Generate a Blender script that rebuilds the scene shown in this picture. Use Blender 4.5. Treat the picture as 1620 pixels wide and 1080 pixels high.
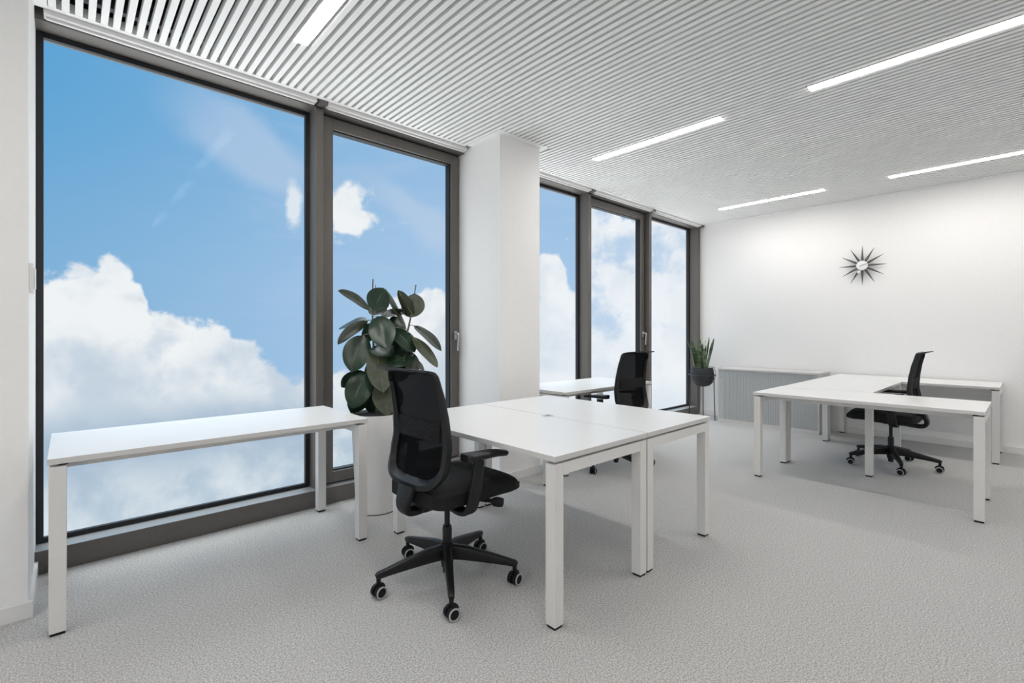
import bpy, bmesh, math, random
from mathutils import Vector, Matrix
random.seed(7)
for o in list(bpy.data.objects):
    bpy.data.objects.remove(o, do_unlink=True)
C = bpy.context.scene.collection
PI = math.pi

# ---------------------------------------------------------------- camera
W_PX, F_PX, HORIZON, EYE = 1620, 758.5, 526.3, 1.262
YAW = math.radians(47.233)                      # angle between the view axis and the window wall direction (+X)
cd = bpy.data.cameras.new('camera')
cam = bpy.data.objects.new('camera', cd)
C.objects.link(cam)
cd.sensor_fit = 'HORIZONTAL'
cd.sensor_width = 36.0
cd.lens = 36.0 * F_PX / W_PX
cd.shift_y = (HORIZON - 540.0) / W_PX
cam.location = (0, 0, EYE)
cam.rotation_euler = (PI / 2, 0, YAW - PI / 2)
cd.clip_start = 0.05
cd.clip_end = 200
bpy.context.scene.camera = cam

# ---------------------------------------------------------------- exposure
vs = bpy.context.scene.view_settings
vs.view_transform = 'Standard'
vs.look = 'None'
vs.gamma = 1
vs.exposure = 0.0
vs.use_curve_mapping = False

# ---------------------------------------------------------------- node helpers
def srgb(r, g, b):
    f = lambda c: (c / 255 / 12.92) if c / 255 <= 0.04045 else ((c / 255 + 0.055) / 1.055) ** 2.4
    return (f(r), f(g), f(b), 1)

class NT:
    def __init__(self, tree):
        self.t = tree
        self.n = tree.nodes
        self.n.clear()
    def add(self, typ, **kw):
        n = self.n.new(typ)
        for k, v in kw.items():
            setattr(n, k, v)
        return n
    def link(self, a, b):
        self.t.links.new(a, b)
    def put(self, sock, v):
        if isinstance(v, bpy.types.NodeSocket):
            self.link(v, sock)
        else:
            sock.default_value = v
    def m(self, op, a, b=0.0, c=0.0):
        n = self.add('ShaderNodeMath', operation=op)
        self.put(n.inputs[0], a)
        self.put(n.inputs[1], b)
        if len(n.inputs) > 2:
            self.put(n.inputs[2], c)
        return n.outputs[0]
    def step(self, v, lo, hi):
        n = self.add('ShaderNodeMapRange', interpolation_type='SMOOTHSTEP')
        self.put(n.inputs['Value'], v)
        self.put(n.inputs['From Min'], lo)
        self.put(n.inputs['From Max'], hi)
        return n.outputs[0]
    def mix(self, f, a, b):
        n = self.add('ShaderNodeMix', data_type='RGBA')
        self.put(n.inputs[0], f)
        self.put(n.inputs[6], a)
        self.put(n.inputs[7], b)
        return n.outputs[2]
    def noise(self, vec, scale, detail=2.0, rough=0.5, dist=0.0):
        n = self.add('ShaderNodeTexNoise')
        self.put(n.inputs['Vector'], vec)
        n.inputs['Scale'].default_value = scale
        n.inputs['Detail'].default_value = detail
        n.inputs['Roughness'].default_value = rough
        n.inputs['Distortion'].default_value = dist
        return n.outputs[0]

# ---------------------------------------------------------------- world: blue sky with cumulus
world = bpy.data.worlds.new('sky')
bpy.context.scene.world = world
world.use_nodes = True
w = NT(world.node_tree)
tc = w.add('ShaderNodeTexCoord')
sep = w.add('ShaderNodeSeparateXYZ')
w.link(tc.outputs['Generated'], sep.inputs[0])
az = w.m('ARCTAN2', sep.outputs[0], sep.outputs[1])
el = w.m('ARCSINE', sep.outputs[2])
cmb = w.add('ShaderNodeCombineXYZ')
w.link(az, cmb.inputs[0])
w.link(el, cmb.inputs[1])
V = cmb.outputs[0]
n_big = w.noise(V, 4.5, 6.0, 0.55, 0.3)
n_mid = w.noise(V, 13.0, 7.0, 0.55, 0.2)
n_puff = w.noise(V, 28.0, 5.0, 0.5, 0.4)
# height of the main cloud bank along the horizon
EDGE = [(-0.25, .05), (-0.035, 0.085), (0.02, 0.10), (0.053, 0.122), (0.085, 0.085), (0.11, 0.03), (0.18, 0.02), (0.225, -0.012),
        (0.28, -0.045), (0.336, -0.09), (0.45, -0.075), (0.475, 0.0), (0.50, 0.06), (0.54, 0.07), (0.581, 0.105), (0.61, 0.085), (0.70, 0.07),
        (0.76, 0.12), (0.80, 0.162), (0.825, 0.175), (0.852, 0.14), (0.875, 0.10), (0.895, 0.19), (0.93, 0.265), (1.0, 0.23), (1.05, 0.27), (1.12, 0.24), (1.35, 0.15)]
A0, A1, H0, H1 = -0.25, 1.35, -0.15, 0.35
fc = w.add('ShaderNodeFloatCurve')
crv = fc.mapping.curves[0]
while len(crv.points) > 2:
    crv.points.remove(crv.points[1])
pts = [((a - A0) / (A1 - A0), (hh - H0) / (H1 - H0)) for a, hh in EDGE]
crv.points[0].location = pts[0]
crv.points[-1].location = pts[-1]
for p in pts[1:-1]:
    crv.points.new(*p)
for p in crv.points:
    p.handle_type = 'AUTO_CLAMPED'
fc.mapping.update()
w.link(w.m('DIVIDE', w.m('SUBTRACT', az, A0), A1 - A0), fc.inputs['Value'])
edge = w.m('ADD', w.m('MULTIPLY', fc.outputs[0], H1 - H0), H0)
rag = w.m('ADD', w.m('MULTIPLY', w.m('SUBTRACT', n_mid, 0.5), 0.10), w.m('MULTIPLY', w.m('SUBTRACT', n_puff, 0.5), 0.075))
dd = w.m('ADD', w.m('SUBTRACT', edge, el), rag)
bank = w.step(dd, -0.007, 0.013)

def blob(a, e, ra, re, soft, amp):
    x = w.m('DIVIDE', w.m('SUBTRACT', az, a), ra)
    y = w.m('DIVIDE', w.m('SUBTRACT', el, e), re)
    r = w.m('SQRT', w.m('ADD', w.m('MULTIPLY', x, x), w.m('MULTIPLY', y, y)))
    r = w.m('ADD', r, w.m('MULTIPLY', w.m('SUBTRACT', n_mid, 0.5), amp))
    return w.m('SUBTRACT', 1.0, w.step(r, 1.0 - soft, 1.0 + soft))
b1 = blob(0.418, 0.226, 0.046, 0.040, 0.30, 4.2)
b2 = blob(0.320, 0.238, 0.013, 0.026, 0.5, 4.2)
b4 = w.m('MULTIPLY', blob(0.99, 0.275, 0.06, 0.06, 0.6, 1.6), 0.55)
small = w.m('MAXIMUM', w.m('MAXIMUM', b1, w.m('MULTIPLY', b2, 0.75)), 0.0)
# blue gaps inside the bank, towards the far windows
gap = w.m('MULTIPLY', w.step(w.noise(V, 9.0, 7.0, 0.6, 0.15), 0.50, 0.66), w.step(az, 0.74, 0.90))
gap = w.m('MULTIPLY', gap, w.step(el, -0.12, 0.02))
bank = w.m('MULTIPLY', bank, w.m('SUBTRACT', 1.0, w.m('MULTIPLY', gap, 0.7)))
cloud = w.m('MAXIMUM', bank, small)
# thin cirrus veil running down to the right
vm = w.add('ShaderNodeMapping')
w.link(V, vm.inputs[0])
vm.inputs['Rotation'].default_value = (0, 0, 0.75)
vm.inputs['Scale'].default_value = (1.2, 5.5, 1)
veil = w.step(w.noise(vm.outputs[0], 2.3, 5.0, 0.55, 0.5), 0.45, 0.85)
veil = w.m('MULTIPLY', veil, 0.55)
veil = w.m('MULTIPLY', veil, w.step(az, -0.1, 0.35))
def streak(a0, e0, a1, e1, wid, soft):
    L_ = math.hypot(a1 - a0, e1 - e0)
    ux, uy = (a1 - a0) / L_, (e1 - e0) / L_
    dx, dy = w.m('SUBTRACT', az, a0), w.m('SUBTRACT', el, e0)
    al = w.m('DIVIDE', w.m('ADD', w.m('MULTIPLY', dx, ux), w.m('MULTIPLY', dy, uy)), L_)
    ac = w.m('ABSOLUTE', w.m('SUBTRACT', w.m('MULTIPLY', dx, -uy), w.m('MULTIPLY', dy, -ux)))
    ac = w.m('ADD', ac, w.m('MULTIPLY', w.m('SUBTRACT', n_big, 0.5), 0.16))
    f = w.m('SUBTRACT', 1.0, w.step(ac, wid * .1, wid))
    f = w.m('MULTIPLY', f, w.m('MULTIPLY', w.step(al, -.1, .5), w.m('SUBTRACT', 1.0, w.step(al, .85, 1.25))))
    return w.m('MULTIPLY', f, soft)
veil = w.m('MAXIMUM', veil, streak(0.11, 0.398, 0.336, 0.278, .055, .55))
veil = w.m('MAXIMUM', veil, streak(0.428, 0.333, 0.628, 0.176, .05, .6))
# blue of the sky
sky_l = w.mix(w.step(el, 0.02, 0.42), srgb(128, 178, 218), srgb(88, 163, 214))
sky_r = w.mix(w.step(el, 0.0, 0.42), srgb(172, 203, 234), srgb(150, 190, 227))
sky = w.mix(w.m('POWER', w.step(az, -0.15, 0.7), 0.8), sky_l, sky_r)
sky = w.mix(veil, sky, srgb(190, 208, 232))
# cloud body colours
shade = w.step(n_big, 0.42, 0.66)
body = w.mix(shade, srgb(242, 245, 247), srgb(200, 213, 226))
body = w.mix(w.m('MULTIPLY', w.step(n_mid, 0.48, 0.72), 0.55), body, srgb(184, 202, 221))
low = w.m('MULTIPLY', w.m('SUBTRACT', 1.0, w.step(w.m('ADD', el, w.m('MULTIPLY', w.m('SUBTRACT', n_big, 0.5), 0.10)), -0.175, -0.09)), 1.0)
band = w.m('MULTIPLY', low, w.step(w.m('ADD', el, w.m('MULTIPLY', w.m('SUBTRACT', n_big, 0.5), 0.12)), -0.27, -0.17))
band = w.m('MULTIPLY', band, w.m('SUBTRACT', 1.0, w.step(az, 0.25, 0.45)))
lowcol = w.mix(w.step(w.noise(V, 8.0, 6.0, 0.6, 0.2), 0.42, 0.62), srgb(214, 225, 233), srgb(172, 194, 212))
body = w.mix(w.m('MULTIPLY', low, 0.8), body, lowcol)
body = w.mix(w.m('MULTIPLY', band, 0.95), body, srgb(164, 186, 208))
body = w.mix(w.m('MULTIPLY', w.step(az, 0.55, 0.95), 0.62), body, srgb(240, 245, 251))
final = w.mix(cloud, sky, body)
# sky boosted above and below the visible band, added to light the room
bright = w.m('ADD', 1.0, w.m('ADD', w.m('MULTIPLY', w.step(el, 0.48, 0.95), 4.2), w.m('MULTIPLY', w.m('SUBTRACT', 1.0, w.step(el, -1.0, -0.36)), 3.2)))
bg = w.add('ShaderNodeBackground')
# paler, hazier light overhead and below
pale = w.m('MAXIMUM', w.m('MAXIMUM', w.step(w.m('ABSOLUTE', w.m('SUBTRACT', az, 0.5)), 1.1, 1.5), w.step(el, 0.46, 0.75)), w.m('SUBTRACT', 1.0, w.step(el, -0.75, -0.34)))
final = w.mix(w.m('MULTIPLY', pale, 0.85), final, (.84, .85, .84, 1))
w.link(final, bg.inputs[0])
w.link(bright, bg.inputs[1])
wo = w.add('ShaderNodeOutputWorld')
w.link(bg.outputs[0], wo.inputs[0])

# ---------------------------------------------------------------- materials
def mat(name, col, rough=0.5, metal=0.0, spec=0.5, grain=0.0, gscale=200.0, bump=0.0, sheen=0.0, coat=0.0):
    m = bpy.data.materials.new(name)
    m.use_nodes = True
    t = NT(m.node_tree)
    b = t.add('ShaderNodeBsdfPrincipled')
    b.inputs['Roughness'].default_value = rough
    b.inputs['Metallic'].default_value = metal
    b.inputs['Specular IOR Level'].default_value = spec
    b.inputs['Sheen Weight'].default_value = sheen
    b.inputs['Coat Weight'].default_value = coat
    tcn = t.add('ShaderNodeTexCoord')
    nz = t.noise(tcn.outputs['Object'], gscale, 3.0, 0.6)
    lo = tuple(c * (1 - grain) for c in col[:3]) + (1,)
    hi = tuple(min(1, c * (1 + grain)) for c in col[:3]) + (1,)
    t.link(t.mix(t.step(nz, 0.3, 0.7), lo, hi), b.inputs['Base Color'])
    if bump:
        bp = t.add('ShaderNodeBump')
        bp.inputs['Strength'].default_value = bump
        bp.inputs['Distance'].default_value = 0.002
        t.link(nz, bp.inputs['Height'])
        t.link(bp.outputs[0], b.inputs['Normal'])
    o = t.add('ShaderNodeOutputMaterial')
    t.link(b.outputs[0], o.inputs[0])
    return m

M = {}
M['wall'] = mat('painted_wall', (.87, .86, .85, 1), .7, grain=.008, gscale=30, spec=.3)
M['skirting'] = mat('skirting_paint', (.78, .77, .755, 1), .45, grain=.01)
M['slat'] = mat('slat_white', (.88, .875, .865, 1), .5, grain=.01)
M['void'] = mat('ceiling_void', (.02, .02, .022, 1), .9)
M['duct'] = mat('void_rail', (.12, .12, .13, 1), .7)
M['frame'] = mat('bronze_frame', (.135, .123, .112, 1), .38, grain=.03, gscale=60, metal=.15)
M['daylit_sill'] = mat('daylit_sill_metal', (.40, .41, .41, 1), .35, metal=.4)  # lighter than the frame: daylight on the ledge put into the colour
M['gasket'] = mat('black_gasket', (.008, .009, .012, 1), .5)
M['desk'] = mat('desk_laminate', (.82, .815, .805, 1), .32, grain=.008, gscale=90, spec=.45)
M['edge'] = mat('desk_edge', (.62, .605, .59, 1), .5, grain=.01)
M['leg'] = mat('powder_coat', (.73, .715, .695, 1), .42, grain=.012, gscale=300)
M['black'] = mat('black_plastic', (.0075, .0075, .0082, 1), .42, grain=.1, gscale=500, spec=.38)
M['black_dull'] = mat('black_rubber', (.006, .006, .006, 1), .65, spec=.3)
M['fabric'] = mat('black_fabric', (.0075, .0072, .0078, 1), .7, grain=.35, gscale=900, bump=.4, spec=.3)
M['lumbar'] = mat('lumbar_knit', (.017, .017, .018, 1), .9, grain=.6, spec=.2, gscale=160)
M['tyre'] = mat('grey_tyre', (.42, .42, .43, 1), .6)
M['blind'] = mat('blind_white', (.72, .71, .70, 1), .5)
M['silver'] = mat('satin_steel', (.55, .55, .56, 1), .3, metal=.9)
M['steel_dark'] = mat('dark_bar', (.06, .062, .065, 1), .3, metal=.5)
M['pot_white'] = mat('white_planter', (.72, .71, .70, 1), .5, grain=.01)
M['soil'] = mat('dark_soil', (.022, .018, .016, 1), .9, grain=.5, gscale=120, bump=1)
M['pot_dark'] = mat('charcoal_bowl', (.028, .030, .034, 1), .55, grain=.1)
M['leaf'] = mat('leaf_top', (.013, .034, .018, 1), .30, grain=.30, gscale=14, spec=.38)
M['leaf_under'] = mat('leaf_under', (.050, .060, .034, 1), .5, grain=.25, gscale=14)
M['midrib'] = mat('leaf_rib', (.20, .21, .12, 1), .5)
M['stem'] = mat('stem_brown', (.13, .12, .09, 1), .7, grain=.3, gscale=60)
M['cab'] = mat('cabinet_carcass', (.62, .60, .575, 1), .45, grain=.01)
M['tambour'] = mat('tambour_grey', (.50, .51, .51, 1), .5)
M['clock_spike'] = mat('clock_spike', (.085, .080, .077, 1), .45)
M['white_gloss'] = mat('white_enamel', (.85, .85, .84, 1), .25)
M['switch'] = mat('switch_white', (.8, .8, .79, 1), .35)

def snake_mat():
    m = bpy.data.materials.new('snake_leaf')
    m.use_nodes = True
    t = NT(m.node_tree)
    b = t.add('ShaderNodeBsdfPrincipled')
    b.inputs['Roughness'].default_value = .4
    g = t.add('ShaderNodeTexCoord')
    mp = t.add('ShaderNodeMapping')
    t.link(g.outputs['Object'], mp.inputs[0])
    mp.inputs['Scale'].default_value = (1, 1, 6)
    nz = t.noise(mp.outputs[0], 12, 4, .6, .8)
    t.link(t.mix(t.step(nz, .4, .6), (.035, .075, .035, 1), (.16, .21, .11, 1)), b.inputs['Base Color'])
    o = t.add('ShaderNodeOutputMaterial')
    t.link(b.outputs[0], o.inputs[0])
    return m
M['snake'] = snake_mat()

def carpet():
    m = bpy.data.materials.new('carpet')
    m.use_nodes = True
    t = NT(m.node_tree)
    b = t.add('ShaderNodeBsdfPrincipled')
    b.inputs['Roughness'].default_value = .95
    b.inputs['Specular IOR Level'].default_value = .1
    b.inputs['Sheen Weight'].default_value = .1
    g = t.add('ShaderNodeTexCoord')
    P = g.outputs['Object']
    fine = t.noise(P, 280, 2, .75)
    mid = t.noise(P, 135, 3, .7)
    big = t.noise(P, 1.2, 2, .5)
    f = t.m('ADD', t.m('MULTIPLY', fine, .45), t.m('MULTIPLY', mid, .55))
    c = t.mix(t.step(f, .38, .62), (.25, .246, .24, 1), (.67, .66, .645, 1))
    c = t.mix(t.m('MULTIPLY', t.step(big, .3, .7), .12), c, (.40, .395, .39, 1))
    t.link(c, b.inputs['Base Color'])
    bp = t.add('ShaderNodeBump')
    bp.inputs['Strength'].default_value = .5
    bp.inputs['Distance'].default_value = .003
    t.link(f, bp.inputs['Height'])
    t.link(bp.outputs[0], b.inputs['Normal'])
    o = t.add('ShaderNodeOutputMaterial')
    t.link(b.outputs[0], o.inputs[0])
    return m
M['carpet'] = carpet()

def glass():
    m = bpy.data.materials.new('window_glass')
    m.use_nodes = True
    t = NT(m.node_tree)
    tr = t.add('ShaderNodeBsdfTransparent')
    tr.inputs[0].default_value = (.985, .99, .99, 1)
    gl = t.add('ShaderNodeBsdfGlossy')
    gl.inputs['Roughness'].default_value = 0.0
    gl.inputs[0].default_value = (.8, .85, .9, 1)
    lw = t.add('ShaderNodeLayerWeight')
    fr_ = t.m('ADD', t.m('MULTIPLY', t.m('POWER', lw.outputs['Facing'], 5.0), .05), .0006)
    mx = t.add('ShaderNodeMixShader')
    t.link(fr_, mx.inputs[0])
    t.link(tr.outputs[0], mx.inputs[1])
    t.link(gl.outputs[0], mx.inputs[2])
    o = t.add('ShaderNodeOutputMaterial')
    t.link(mx.outputs[0], o.inputs[0])
    return m
M['glass'] = glass()

def mesh_fabric():
    m = bpy.data.materials.new('black_mesh_fabric')
    m.use_nodes = True
    t = NT(m.node_tree)
    tr = t.add('ShaderNodeBsdfTransparent')
    b = t.add('ShaderNodeBsdfPrincipled')
    b.inputs['Base Color'].default_value = (.003, .003, .0034, 1)
    b.inputs['Roughness'].default_value = .8
    b.inputs['Specular IOR Level'].default_value = .08
    mx = t.add('ShaderNodeMixShader')
    mx.inputs[0].default_value = .982
    t.link(tr.outputs[0], mx.inputs[1])
    t.link(b.outputs[0], mx.inputs[2])
    o = t.add('ShaderNodeOutputMaterial')
    t.link(mx.outputs[0], o.inputs[0])
    return m
M['mesh'] = mesh_fabric()

def lamp_mat(strength):
    m = bpy.data.materials.new('lamp_diffuser')
    m.use_nodes = True
    t = NT(m.node_tree)
    e = t.add('ShaderNodeEmission')
    e.inputs[0].default_value = (1, .965, .925, 1)
    e.inputs[1].default_value = strength
    o = t.add('ShaderNodeOutputMaterial')
    t.link(e.outputs[0], o.inputs[0])
    return m
M['lamp'] = lamp_mat(46.0)

# ---------------------------------------------------------------- mesh helpers
def box(bm, x0, x1, y0, y1, z0, z1, mi=0, bevel=0.0):
    r = bmesh.ops.create_cube(bm, size=1)
    vs_ = r['verts']
    for v in vs_:
        v.co = Vector((x0 + (v.co.x + .5) * (x1 - x0), y0 + (v.co.y + .5) * (y1 - y0), z0 + (v.co.z + .5) * (z1 - z0)))
    fs = set(f for v in vs_ for f in v.link_faces)
    for f in fs:
        f.material_index = mi
    if bevel:
        es = list(set(e for v in vs_ for e in v.link_edges))
        bmesh.ops.bevel(bm, geom=es, offset=bevel, segments=2, profile=.5, affect='EDGES')

def fastbox(bm, x0, x1, y0, y1, z0, z1):
    v = [bm.verts.new((x, y, z)) for x in (x0, x1) for y in (y0, y1) for z in (z0, z1)]
    for q in ((0, 1, 3, 2), (4, 6, 7, 5), (0, 4, 5, 1), (2, 3, 7, 6), (0, 2, 6, 4), (1, 5, 7, 3)):
        bm.faces.new([v[i] for i in q])

def lathe(bm, prof, n=32, cx=0, cy=0, mi=0, axis='z', origin=None):
    rings = []
    for r, h_ in prof:
        ring = []
        for i in range(n):
            a = 2 * PI * i / n
            if axis == 'z':
                p = Vector((cx + r * math.cos(a), cy + r * math.sin(a), h_))
            elif axis == 'y':
                p = Vector((cx + r * math.cos(a), h_, cy + r * math.sin(a)))
            else:
                p = Vector((h_, cx + r * math.cos(a), cy + r * math.sin(a)))
            ring.append(bm.verts.new(p))
        rings.append(ring)
    fs = []
    for a, b in zip(rings, rings[1:]):
        for i in range(n):
            fs.append(bm.faces.new((a[i], a[(i + 1) % n], b[(i + 1) % n], b[i])))
    fs.append(bm.faces.new(rings[0][::-1]))
    fs.append(bm.faces.new(rings[-1]))
    for f in fs:
        f.material_index = mi
    return fs

def frames(path, closed=False, up=None):
    n = len(path)
    T = []
    for i in range(n):
        if closed:
            t = path[(i + 1) % n] - path[i - 1]
        else:
            t = path[min(i + 1, n - 1)] - path[max(i - 1, 0)]
        T.append(t.normalized())
    u = Vector(up) if up else Vector((0, 0, 1))
    if abs(T[0].dot(u)) > .95:
        u = Vector((1, 0, 0))
    out = []
    for t in T:
        s = t.cross(u)
        if s.length < 1e-4:
            s = out[-1][0]
        s.normalize()
        uu = s.cross(t).normalized()
        if not up:
            u = uu
        out.append((s, uu))
    return out

def sweep(bm, path, section, closed=False, up=None, mi=0, scales=None):
    """section: list of (a,b) in the local side/up frame, or a function of i"""
    path = [Vector(p) for p in path]
    fr = frames(path, closed, up)
    rings = []
    for i, p in enumerate(path):
        s, u = fr[i]
        sec = section(i) if callable(section) else section
        k = scales[i] if scales else 1
        rings.append([bm.verts.new(p + s * a * k + u * b * k) for a, b in sec])
    n = len(rings[0])
    m_ = len(rings)
    for i in range(m_ if closed else m_ - 1):
        a, b = rings[i], rings[(i + 1) % m_]
        for j in range(n):
            f = bm.faces.new((a[j], a[(j + 1) % n], b[(j + 1) % n], b[j]))
            f.material_index = mi
    if not closed:
        for r in (rings[0][::-1], rings[-1]):
            f = bm.faces.new(r)
            f.material_index = mi

def circ(r, n=10, ry=None):
    ry = ry or r
    return [(r * math.cos(2 * PI * i / n), ry * math.sin(2 * PI * i / n)) for i in range(n)]

def rrect(w_, h_, r, n=3):
    out = []
    for cx_, cy_, a0 in ((w_ / 2 - r, h_ / 2 - r, 0), (-w_ / 2 + r, h_ / 2 - r, PI / 2), (-w_ / 2 + r, -h_ / 2 + r, PI), (w_ / 2 - r, -h_ / 2 + r, 1.5 * PI)):
        for i in range(n + 1):
            a = a0 + PI / 2 * i / n
            out.append((cx_ + r * math.cos(a), cy_ + r * math.sin(a)))
    return out

def catmull(pts, n=8, closed=False):
    pts = [Vector(p) for p in pts]
    out = []
    m_ = len(pts)
    rng = range(m_) if closed else range(m_ - 1)
    for i in rng:
        if closed:
            p0, p1, p2, p3 = pts[i - 1], pts[i], pts[(i + 1) % m_], pts[(i + 2) % m_]
        else:
            p0, p1, p2, p3 = pts[max(i - 1, 0)], pts[i], pts[i + 1], pts[min(i + 2, m_ - 1)]
        for k in range(n):
            t = k / n
            out.append(.5 * ((2 * p1) + (-p0 + p2) * t + (2 * p0 - 5 * p1 + 4 * p2 - p3) * t * t + (-p0 + 3 * p1 - 3 * p2 + p3) * t ** 3))
    if not closed:
        out.append(pts[-1])
    return out

def obj(name, bm, mats, parent=None, smooth=False, kind=None, label=None):
    bmesh.ops.recalc_face_normals(bm, faces=bm.faces)
    me = bpy.data.meshes.new(name)
    bm.to_mesh(me)
    bm.free()
    if not isinstance(mats, (list, tuple)):
        mats = [mats]
    for m_ in mats:
        me.materials.append(m_)
    if smooth:
        me.polygons.foreach_set('use_smooth', [True] * len(me.polygons))
        try:
            me.set_sharp_from_angle(angle=math.radians(38))
        except Exception:
            pass
    o = bpy.data.objects.new(name, me)
    C.objects.link(o)
    if parent:
        o.parent = parent
    if kind:
        o['kind'] = kind
    if label:
        o['label'] = label
    return o

def B():
    return bmesh.new()

def thing(name, label, cat, loc=(0, 0, 0), rz=0, group=None):
    o = bpy.data.objects.new(name, None)
    o.empty_display_size = .1
    C.objects.link(o)
    o.location = loc
    o.rotation_euler = (0, 0, rz)
    tag(o, label, cat, group)
    return o

def tag(o, label, cat, group=None):
    o['label'] = label
    o['category'] = cat
    if group:
        o['group'] = group

def dup(root, loc, rz, label, group=None):
    def rec(o, par):
        c = o.copy()
        C.objects.link(c)
        if par:
            c.parent = par
        for ch in [x for x in bpy.data.objects if x.parent == o]:
            rec(ch, c)
        return c
    r = rec(root, None)
    r.location = loc
    r.rotation_euler = (0, 0, rz)
    r['label'] = label
    if group:
        r['group'] = group
    return r

# ================================================================= SETTING
XB, XF, YW, YR = 7.26, -3.2, 3.51, -3.6        # back wall, wall behind the viewer, window wall face, right wall
ZC = 2.93
PITCH, G0 = 0.0508, -0.036                      # ceiling slat grid
gc = lambda k: G0 + PITCH * k

bm = B(); box(bm, XF - .2, XB + .3, YR - .2, YW + .3, -.2, 0)
obj('floor', bm, M['carpet'], kind='structure')
bm = B(); box(bm, XB, XB + .2, YR - .2, YW + .2, 0, 3.3)
obj('wall_back', bm, M['wall'], kind='structure')
bm = B()
box(bm, XF - .2, 4.8, YR - .2, YR, 0, 3.3)
box(bm, 4.8, XB, YR - .2, YR, 0, .12)
box(bm, 4.8, XB, YR - .2, YR, 2.85, 3.3)
box(bm, 7.06, XB, YR - .2, YR, .12, 2.85)
obj('wall_right', bm, M['wall'], kind='structure')
bm = B()
box(bm, XF - .2, XF, YR, YW + .2, 0, .12)
box(bm, XF - .2, XF, YR, YW + .2, 2.85, 3.3)
for a in (YR, -1.3, 1.0, 3.3):
    box(bm, XF - .2, XF, a, a + .2, .12, 2.85)
box(bm, XF - .2, XF, 3.5, YW + .2, .12, 2.85)
obj('wall_front', bm, M['wall'], kind='structure')
bm = B(); box(bm, XF, -.13, 3.02, YW + .2, 0, 3.3, bevel=.002)
obj('wall_left', bm, M['wall'], kind='structure')
bm = B(); box(bm, 2.655, 3.135, 3.02, YW + .2, 0, 3.3, bevel=.002)
obj('wall_column', bm, M['wall'], kind='structure')

# ceiling of white slats running towards the windows
YS = 3.405
lights_x = (19, 73, 127, -35)
light_y = ((1.63, 2.855), (-.195, 1.03), (-2.02, -.795))
bm = B()
k = int((XF - G0) / PITCH)
while True:
    x0, x1 = gc(k) + .0105, gc(k + 1) - .0105
    if x1 > XB - .05:
        break
    yt = YS if not (2.60 < (x0 + x1) / 2 < 3.19) else 2.955
    if (x0 + x1) / 2 < -.14:
        yt = 2.955
    segs = [(YR, yt)]
    for lk in lights_x:
        if k in (lk, lk + 1):
            segs = [(YR, light_y[2][0] - .004), (light_y[2][1] + .004, light_y[1][0] - .004), (light_y[1][1] + .004, light_y[0][0] - .004), (light_y[0][1] + .004, yt)]
    for a, b in segs:
        fastbox(bm, x0, x1, a, b, ZC, ZC + .045)
    k += 1
ceil = obj('ceiling', bm, M['slat'], kind='structure')
bm = B()
box(bm, -.13, 2.6, YS, 3.44, ZC - .001, ZC + .05)
box(bm, 3.19, XB, YS, 3.44, ZC - .001, ZC + .05)
box(bm, 2.598, 3.192, 2.955, 3.02, ZC - .001, ZC + .05)
box(bm, 2.598, 2.655, 3.0, YS, ZC - .0015, ZC + .05)
box(bm, 3.135, 3.192, 3.0, YS, ZC - .0015, ZC + .05)
box(bm, XF, -.08, 2.955, 3.02, ZC - .001, ZC + .05)
box(bm, -.13, -.08, 3.0, YS, ZC - .0015, ZC + .05)
box(bm, XB - .055, XB, YR, YS, ZC - .001, ZC + .05)
obj('trim_1', bm, M['slat'], kind='structure')
bm = B(); box(bm, XF, XB, YR, YW + .2, 3.2, 3.3)
obj('void_panel', bm, M['void'], parent=ceil)
bm = B()
for y in (-2.4, -1.2, 0, 1.2, 2.4, 3.3):
    box(bm, XF, XB, y, y + .04, ZC + .0455, ZC + .085)
obj('carrier_rail', bm, M['duct'], parent=ceil)

# skirting boards
def skirting(name, x0, x1, y0, y1):
    bm = B(); box(bm, x0, x1, y0, y1, 0, .072, bevel=.0015)
    obj(name, bm, M['skirting'], kind='structure')
skirting('baseboard_back', XB - .014, XB, YR, YW)
skirting('baseboard_right', XF, XB, YR, YR + .014)
bm = B()
box(bm, 2.641, 3.149, 3.006, 3.02, 0, .072, bevel=.0015)
box(bm, 2.641, 2.655, 3.02, YW, 0, .072)
box(bm, 3.135, 3.149, 3.02, YW, 0, .072)
obj('baseboard_column', bm, M['skirting'], kind='structure')
bm = B()
box(bm, XF, -.116, 3.006, 3.02, 0, .072, bevel=.0015)
box(bm, -.13, -.116, 3.0205, YW, 0, .072)
obj('baseboard_left', bm, M['skirting'], kind='structure')

# windows
YG, ZL, ZH = 3.655, .12, 2.895                  # glass plane, ledge height, head height
def ring(bm, x0, x1, z0, z1, t, y0, y1, bevel=0):
    box(bm, x0, x0 + t, y0, y1, z0, z1, bevel=bevel)
    box(bm, x1 - t, x1, y0, y1, z0, z1, bevel=bevel)
    box(bm, x0 + t, x1 - t, y0, y1, z0, z0 + t, bevel=bevel)
    box(bm, x0 + t, x1 - t, y0, y1, z1 - t, z1, bevel=bevel)

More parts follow.
